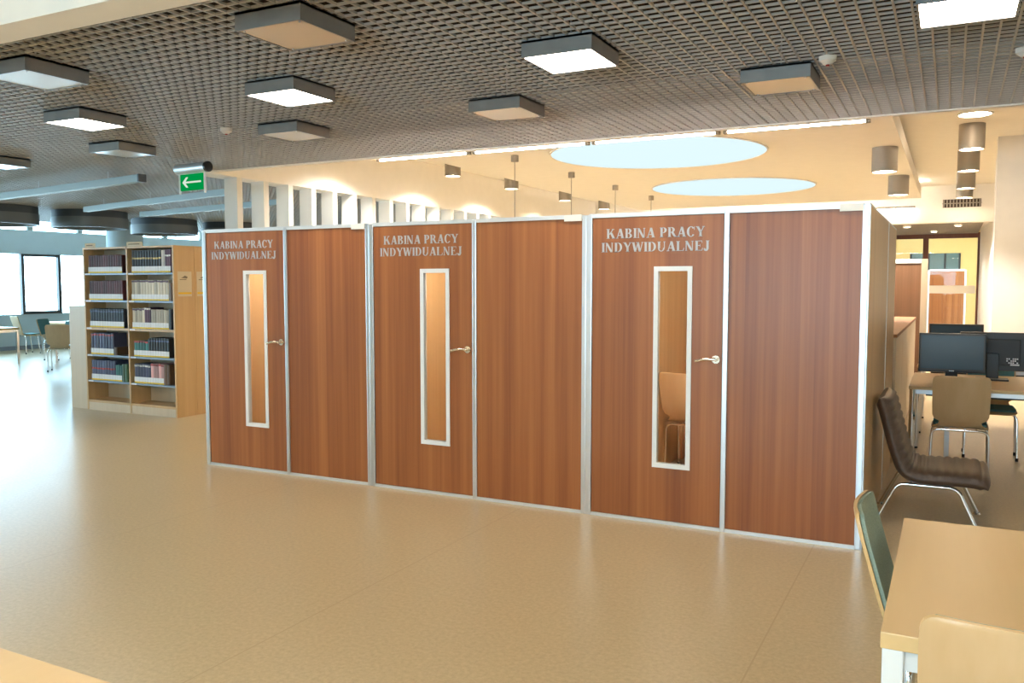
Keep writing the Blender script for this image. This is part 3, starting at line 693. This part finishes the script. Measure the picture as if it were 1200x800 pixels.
MB().cyl((0, 0, -0.006), 0.19, 0.005, n=32).build('lamp', 'lamp_disc', t)
# round skylights in the raft
for y, lab in ((11.85, 'large round skylight glowing pale blue above the strip lamp'), (16.55, 'round skylight glowing pale blue, the further of two')):
    t = thing('skylight', (-3.78, y, PZ - 0.002), lab, 'skylight')
    MB().cyl((0, 0, -0.006), 1.50, 0.006, n=72).build('pane', 'skylight', t)
    MB().ring((0, 0, -0.012), 1.50, 1.525, 0.012, n=72).build('rim', 'white_paint', t)
# strip lamps hanging along the grid edge
SL = [-6.29, -4.95, -3.48, -2.08, -0.69]
for k in range(4):
    a, b = SL[k] + 0.02, SL[k + 1] - 0.02
    t = thing('strip_lamp', ((a + b) / 2, 8.62, 3.10), ('slim strip lamp along the grid edge, at the fin wall end', 'slim strip lamp along the grid edge, second from the fin wall', 'slim strip lamp crossing before the large skylight', 'slim strip lamp along the grid edge, at the cylinder lamp end')[k], 'strip lamp', group='strip lamps along the grid edge')
    L = (b - a) / 2
    MB().box(-L, L, -0.03, 0.03, 0.02, 0.06).box(-L, -L + 0.04, -0.03, 0.03, -0.005, 0.02).box(L - 0.04, L, -0.03, 0.03, -0.005, 0.02).build('housing', 'cyl', t)
    MB().box(-L + 0.04, L - 0.04, -0.013, 0.013, 0.002, 0.02).build('tube', 'tube_on', t)
    for s in (-1, 1): MB().tube([(s * L * 0.8, 0, 0.06), (s * L * 0.8, 0, PZ - 3.10)], 0.004, n=6).build('rod', 'alu', t)
t = thing('strip_lamp', (-1.15, FY - 0.03, 3.64), 'slim strip lamp on the far wall above the passage', 'strip lamp')
t.location = (-1.15, FY - 0.03, 3.345)
MB().box(-0.55, 0.36, -0.04, 0.03, 0.0, 0.05).build('housing', 'cyl', t); MB().box(-0.52, 0.33, -0.03, 0.02, -0.02, 0.0).build('tube', 'tube_on', t)
# cove lamp lying on the raft edge
t = thing('cove_lamp', (-3.8, 20.42, PZ + 0.22), 'long cove lamp washing the far wall behind the raft', 'cove lamp')
MB().box(-3.1, 3.1, -0.03, 0.03, 0, 0.02).build('base', 'white_metal', t); MB().box(-3.1, 3.1, -0.02, 0.025, 0.02, 0.045).build('tube', 'cove', t)
# pendant lamps
for k, y in enumerate((11.1, 13.17, 15.25, 17.4)):
    t = thing('pendant_lamp', (-5.66, y, PZ), ('pendant lamp on a thin cable, closest to the strip lamps', 'pendant lamp on a thin cable, beside the large skylight', 'pendant lamp on a thin cable, between the two skylights', 'pendant lamp on a thin cable, closest to the far wall')[k], 'pendant lamp', group='pendant lamps under the raft')
    MB().cyl((0, 0, -0.09), 0.055, 0.09, n=16).build('canopy', 'cyl', t)
    MB().tube([(0, 0, -0.08), (0, 0, -1.75)], 0.006, n=6).build('cable', 'cyl', t)
    MB().ring((0, 0, -2.0), 0.14, 0.15, 0.25, n=24).cyl((0, 0, -1.76), 0.15, 0.01, n=24).build('shade', 'cyl', t)
    MB().cyl((0, 0, -1.93), 0.05, 0.10, n=14, r2=0.03).build('added_bulb', 'lamp_disc', t)  # hidden bulb and its spot, added to brighten the raft by bounce
    spot(t, (0, 0, -1.95), 200, 120)
# ventilation grille on the far wall
t = thing('wall_vent', (0.15, FY, 3.42), 'dark slotted ventilation grille on the far wall', 'vent')
MB().box(-0.38, 0.38, -0.012, 0, -0.09, 0.09).build('backing', 'plenum', t)
for k in range(12): MB().box(-0.375 + k * 0.065, -0.345 + k * 0.065, -0.025, -0.012, -0.085, 0.085).build('slat', 'cyl', t)
MB().box(-0.39, 0.39, -0.022, -0.012, -0.01, 0.01).build('crossbar', 'cyl', t)

# ------------------------------------------------------------------ passage, glass partition and room behind
g = thing('passage_grille', (-1.75, FY + 0.32, 3.0), 'brown slatted grille on the passage ceiling', 'grille')
s0 = MB().box(0.02, 2.36, 0, 0.03, 0.02, 0.08).build('slat', 'cyl', g)
for k in range(1, 40): dup(s0, g, (0, k * 0.125, 0))
MB().box(0.02, 0.05, 0, 4.9, 0.08, 0.11).box(1.2, 1.23, 0, 4.9, 0.08, 0.11).box(2.3, 2.33, 0, 4.9, 0.08, 0.11).build('carrier', 'cyl', g)
for x, y, lab in ((-1.0, 22.9, 'small round passage lamp by the opening, towards the booths'), (0.1, 22.9, 'small round passage lamp by the opening, towards the column'), (-0.45, 25.2, 'small round passage lamp before the glass partition')):
    q = thing('passage_lamp', (x, y, 2.998), lab, 'ceiling lamp')
    MB().ring((0, 0, -0.012), 0.07, 0.09, 0.03, n=24).build('rim', 'alu_white', q); MB().cyl((0, 0, -0.004), 0.07, 0.006, n=24).build('lamp', 'lamp_disc', q)
    spot(q, (0, 0, -0.02), 130, 130)
t = thing('glass_partition', (-1.75, 27.0, 0), 'glass partition in a dark red-brown wooden frame at the passage end', 'glass partition')
W = 2.42
MB().box(0, W, -0.06, 0.06, 2.90, 3.05).build('top_rail', 'walnut', t)
MB().box(0, W, -0.06, 0.06, 0, 0.12).build('bottom_rail', 'walnut', t)
for x in (0.0, 1.0, W - 0.06): MB().box(x, x + (0.14 if x == 1.0 else 0.06), -0.06, 0.06, 0.12, 2.90).build('post', 'walnut', t)
MB().box(0.06, 1.0, -0.006, 0.006, 0.12, 2.90).build('pane', 'glass', t); MB().box(1.14, W - 0.06, -0.006, 0.006, 0.12, 2.90).build('pane', 'glass', t)
MB().box(1.18, W - 0.08, -0.012, -0.007, 1.36, 1.58).build('frosted_band', 'strip', t)
t = thing('interior_window', (-1.3, 32.6, 1.92), 'blue-green glazed band in the yellow wall behind the partition', 'window')
MB().box(0, 1.55, -0.03, 0, 0, 0.75).build('pane', 'greenblue_glazing', t)
for x in (0, 0.55, 1.05, 1.49): MB().box(x, x + 0.06, -0.06, -0.03, 0, 0.75).build('mullion', 'window_black', t)
for k, (x, c, lab) in enumerate(((-1.70, 'brownboard', 'brown panel booth in a white frame behind the partition post'), (-0.66, 'cherry', 'orange-brown wood booth behind the frosted band of the partition'))):
    t = thing('panel_booth', (x, 29.6, 0), lab, 'booth')
    w_ = 0.9 if k == 0 else 1.06
    MB().box(0.05, w_ - 0.05, 0, 0.03, 0.03, 2.02).build('front_panel', c, t)
    MB().box(0, 0.05, -0.01, 0.05, 0, 2.06).build('post', 'white_paint', t); MB().box(w_ - 0.05, w_, -0.01, 0.05, 0, 2.06).build('post', 'white_paint', t)
    MB().box(0.05, w_ - 0.05, -0.01, 0.05, 2.02, 2.08).build('top_rail', 'white_paint', t)
    MB().box(0, 0.03, 0.05, 1.2, 0, 2.02).build('side_panel', c, t); MB().box(w_ - 0.03, w_, 0.05, 1.2, 0, 2.02).build('side_panel', c, t)
for x, y in ((-0.9, 28.6), (0.5, 28.6), (-0.9, 30.9), (0.5, 30.9), (1.9, 29.8)):  # unseen lamps added to brighten the yellow room
    square_lamp(x, y, True, 'added lit square lamp in the room behind the glass partition', 'added lamps behind the partition', 3.5)

# ------------------------------------------------------------------ bookcases
def bookcase(x0, y0, facing, label):
    t = thing('bookcase', (x0, y0, 0), label, 'bookcase', rz=0 if facing < 0 else PI)
    W, D, H = 1.63, 0.31, 2.07
    for x in (0, W / 2 - 0.012, W - 0.024): MB().box(x, x + 0.024, 0, D, 0, H).build('side_board', 'beech', t)
    MB().box(0.024, W - 0.024, D - 0.012, D, 0, H).build('back_board', 'beech_pale', t)
    MB().box(0.024, W - 0.024, 0, D - 0.012, H - 0.024, H).build('top_board', 'beech', t)
    MB().box(0.024, W - 0.024, 0.005, 0.02, 0, 0.10).build('plinth', 'beech_pale', t)
    for b in (0, 1):
        a = 0.024 + b * (W / 2 - 0.012); e = a + W / 2 - 0.036
        for z in SHZ:
            fixed = z in (1.06, 0.13)
            MB().box(a, e, 0.004, D - 0.012, z - (0.03 if fixed else 0.022), z).build('shelf', 'beech' if fixed else 'steel', t)
            if z != 0.13: MB().box(a + 0.01, a + 0.10, 0.0, 0.004, z - 0.02, z - 0.003).build('shelf_label', 'lab_white', t)
    return t
SHZ = (1.745, 1.405, 1.06, 0.715, 0.385, 0.13)
bx0, by0 = -9.862, 7.215
bookcase(bx0, by0, -1, 'tall beech bookcase filled with bound volumes beside the booths')
bookcase(bx0 + 1.63, by0 + 0.31 * 2 + 0.004, 1, 'tall beech bookcase standing back to back with the filled one')
# notices on the side of the bookcases
for y, lab in ((7.27, 'cream notice with a yellow stripe on the filled bookcase side'), (7.56, 'cream notice with a yellow stripe on the rear bookcase side')):
    t = thing('notice', (bx0 + 1.63, y, 1.46), lab, 'notice')
    MB().box(0, 0.003, 0, 0.21, 0, 0.30).build('sheet', 'paper', t)
    MB().box(0.003, 0.0036, 0.005, 0.205, 0.028, 0.05).build('stripe', 'paper_yellow', t)
    MB().prism([(0.05, 0.222), (0.14, 0.215), (0.15, 0.235), (0.11, 0.252), (0.09, 0.24)], 'x', 0.003, 0.0036).box(0.003, 0.0036, 0.03, 0.13, 0.198, 0.207).build('print', 'ink', t)
# cards standing on top
for x, wd, lab in ((0.02, 0.20, 'small cream sign on the bookcase top above the maroon volumes'), (0.80, 0.28, 'small cream sign on the bookcase top above the black volumes')):
    t = thing('shelf_sign', (bx0 + x, by0 + 0.02, 2.07), lab, 'sign')
    MB().box(0, wd, 0, 0.004, 0, 0.055).box(0, wd, 0, 0.05, 0, 0.003).build('card', 'paper', t)
    MB().box(0.03, wd - 0.05, -0.0008, 0, 0.022, 0.034).build('print', 'ink', t)
# books
def bookmat(k, c):
    m, n, l, b = new_mat('book_' + k); oi = n.new('ShaderNodeObjectInfo'); r = n.new('ShaderNodeValToRGB')
    r.color_ramp.elements[0].color = (*[q * 0.6 for q in c], 1); r.color_ramp.elements[1].color = (*[min(1, q * 1.5) for q in c], 1)
    l.new(oi.outputs['Random'], r.inputs['Fac']); l.new(r.outputs['Color'], b.inputs['Base Color']); b.inputs['Roughness'].default_value = 0.5
    M[k] = m
BK = dict(maroon=(0.075, 0.018, 0.022), navy=(0.018, 0.022, 0.035), black=(0.014, 0.014, 0.016), cream=(0.52, 0.47, 0.38), teal=(0.03, 0.14, 0.13), pink=(0.52, 0.30, 0.30), purple=(0.09, 0.04, 0.07), green=(0.05, 0.10, 0.05), blue=(0.06, 0.07, 0.13), brown=(0.10, 0.055, 0.03), white=(0.6, 0.58, 0.55), red=(0.30, 0.03, 0.03), gold=(0.42, 0.30, 0.10))
for k, c in BK.items(): bookmat('bk_' + k, c)
_cache = {}
def book(x, z, wd, h, d, col, band, label, group, lean=0.0, lab=True):
    key = (round(wd, 3), round(h, 3), col, band, lab)
    if key not in _cache:
        e_ = wd - 0.003
        mb = MB().prism([(0, 0.007), (e_ * 0.22, 0.002), (e_ * 0.5, 0), (e_ * 0.78, 0.002), (e_, 0.007), (e_, d), (0, d)], 'z', 0, h)
        if band: mb.box(0.003, wd - 0.006, -0.0012, 0.006, h * band[1], h * band[1] + 0.02, 1)
        o = mb.build('book', ['bk_' + col, 'bk_' + (band[0] if band else col)])
        if lab: MB().box(0.001, wd - 0.004, -0.002, 0.003, 0.02, 0.078, 0).box(0.001, wd - 0.004, -0.002, 0.003, 0.002, 0.02, 1).build('spine_label', ['lab_white', 'lab_yellow'], o)
        _cache[key] = o
    else: o = dup(_cache[key])
    o.location = (x, by0 + 0.022, z + 0.001); o.rotation_euler = (0, lean, 0)
    tag(o, label, 'book', group)
BL, BR = bx0 + 0.034, bx0 + 0.843
def row(x, z, n, wd, h, col, label, band=None, lean=0.0, lab=True):
    for i in range(n):
        book(x, z, wd, h + random.choice((-0.004, 0, 0.004)), 0.20, col, band, label, label.replace(' book', ' books'), lean, lab); x += wd
    return x
Z = SHZ
x = row(BL + 0.04, Z[0], 14, 0.045, 0.225, 'maroon', 'maroon bound volume book on the top shelf, above another maroon row')
x = row(BL + 0.04, Z[1], 15, 0.042, 0.245, 'maroon', 'maroon bound volume book between a maroon row and a dark navy row')
x = row(BL + 0.04, Z[2], 13, 0.049, 0.235, 'navy', 'dark navy bound volume book below the maroon rows', ('blue', 0.82))
x = row(BL + 0.04, Z[3], 8, 0.054, 0.27, 'blue', 'dark blue volume book with red bands on a half-filled shelf', ('red', 0.88))
book(x, Z[3], 0.06, 0.10, 0.2, 'brown', None, 'small brown book lying low beside the red-banded volumes', None, 0, False)
x = row(BL + 0.04, Z[4], 9, 0.05, 0.255, 'blue', 'dark blue volume book with red bands on the lowest filled shelf', ('red', 0.55))
x = row(x, Z[4], 3, 0.04, 0.21, 'teal', 'green book next to the lowest red-banded volumes')
x = row(x, Z[4], 2, 0.05, 0.22, 'green', 'dark green book without a spine label on the lowest filled shelf', lab=False)
x = row(BR + 0.035, Z[0], 11, 0.047, 0.275, 'black', 'black volume book with a gold band on the top shelf', ('gold', 0.60))
x = row(x, Z[0], 2, 0.03, 0.275, 'white', 'white book beside the black gold-banded volumes')
x = row(x, Z[0], 3, 0.035, 0.275, 'purple', 'dark purple book at the end of the top shelf', ('white', 0.7))
x = row(BR + 0.02, Z[1], 13, 0.05, 0.25, 'cream', 'cream volume book in the row below the black volumes', ('purple', 0.9))
x = row(x, Z[1], 1, 0.06, 0.22, 'brown', 'brown book at the end of the upper cream row', lab=False)
x = row(BR + 0.02, Z[2], 5, 0.043, 0.25, 'cream', 'cream volume book with a purple band beside the purple volumes', ('purple', 0.9))
x = row(x, Z[2], 3, 0.038, 0.26, 'purple', 'purple volume book with a white top between cream volumes', ('white', 0.9))
x = row(x, Z[2], 7, 0.044, 0.235, 'cream', 'plain cream volume book without a band beside the purple volumes')
x = row(x, Z[2], 1, 0.05, 0.25, 'navy', 'navy book at the end of the lower cream row', lab=False)
x = row(BR + 0.035, Z[3], 5, 0.05, 0.19, 'teal', 'teal volume book beside short black volumes', ('red', 0.9))
x = row(x, Z[3], 8, 0.046, 0.235, 'black', 'short black volume book beside the teal volumes', ('blue', 0.8))
x = row(BR + 0.03, Z[4], 6, 0.048, 0.24, 'blue', 'dark blue volume book with a white top on the lowest filled shelf', ('white', 0.85))
x = row(x, Z[4], 5, 0.046, 0.25, 'pink', 'pink and red volume book on the lowest filled shelf', ('red', 0.9), lean=0.0)
x = row(x, Z[4], 2, 0.05, 0.25, 'brown', 'dark brown book at the end beside pink volumes', lab=False)
# low cabinet beside the bookcase
t = thing('low_bookshelf', (-10.20, 7.24, 0), 'low pale bookshelf end standing against the tall bookcase', 'bookshelf')
MB().box(0, 0.325, 0, 0.024, 0, 1.33).build('end_board', 'beech_pale', t)
MB().box(0, 0.012, 0.024, 0.9, 0, 1.33).build('back_board', 'beech_pale', t)
MB().box(0.012, 0.325, 0.024, 0.9, 1.306, 1.33).build('top_board', 'beech_pale', t)
MB().box(0.012, 0.325, 0.876, 0.9, 0, 1.306).build('end_board', 'beech_pale', t)
for z in (0.08, 0.48, 0.88): MB().box(0.012, 0.32, 0.024, 0.876, z, z + 0.02).build('shelf', 'steel', t)

# ------------------------------------------------------------------ far reading room
table((-18.28, 10.05, 0), 1.5, 0.75, 'reading table before the windows with bare floor around', legm='chrome')
table((-18.75, 12.55, 0), 1.3, 0.75, 'far reading table behind the chair facing the windows', legm='chrome', rz=0.0)
table((-16.45, 11.3, 0), 1.4, 0.75, 'reading table with a dark green box on it', legm='chrome', rz=0.0)
tag(MB().box(0, 0.28, 0, 0.2, 0, 0.11, b=0.01).build('box', 'teal_blue', None, (-16.2, 11.4, 0.741)), 'dark green box on a far reading table', 'box')
shell_chair((-19.15, 12.5, 0), -0.2, 'plywood chair paled for daylight, standing before the window with the black sash', 'teal_blue', ply='beech_pale')  # paler wood on these far chairs paints in the daylight
shell_chair((-17.05, 11.75, 0), -1.15, 'plywood chair paled for daylight, before the table with the green box', 'teal_blue', ply='beech_pale')
shell_chair((-14.65, 10.22, 0), 0.75, 'plywood chair paled for daylight, partly hidden by the low bookshelf', 'teal_blue', ply='beech_pale')
# round ceiling drums
for x, y, lab in ((-15.7, 9.75, 'round grey ceiling drum over the window tables'), (-15.25, 11.35, 'round grey ceiling drum above the bookcase top'), (-15.65, 13.5, 'round grey ceiling drum next to the exit sign'), (-15.2, 15.1, 'round grey ceiling drum seen between the fins')):
    t = thing('ceiling_drum', (x, y, GZ), lab, 'ceiling drum')
    MB().ring((0, 0, -0.34), 0.66, 0.70, 0.20, n=40).build('drum', 'drum_grey', t)
    MB().ring((0, 0, -0.14), 0.60, 0.685, 0.135, n=40).build('collar', 'drum_dark', t)
    MB().cyl((0, 0, -0.16), 0.65, 0.01, n=40).build('diffuser', 'diff_off', t)
# long bar lamps
def bar(p, q, label):
    p, q = Vector(p), Vector(q); d = q - p
    t = thing('bar_lamp', p, label, 'bar lamp', rz=math.atan2(d.y, d.x))
    L = d.length
    MB().box(0, L - 0.03, -0.05, 0.05, 0, 0.09, b=0.005).build('body', 'bar_grey', t)
    MB().box(L - 0.03, L, -0.052, 0.052, -0.002, 0.092).build('end_cap', 'drum_dark', t)
    for k in (0.15, 0.5, 0.85): MB().tube([(L * k, 0, 0.09), (L * k, 0, GZ - 2.864)], 0.006, n=6).build('rod', 'alu', t)
bar((-14.0, 8.1, 2.86), (-8.86, 7.33, 2.86), 'long grey-green bar lamp ending near the exit sign')
bar((-13.4, 9.9, 2.86), (-9.05, 8.95, 2.86), 'long grey-green bar lamp behind the exit sign')
bar((-13.4, 11.05, 2.86), (-9.3, 10.4, 2.86), 'long grey-green bar lamp furthest behind the exit sign')
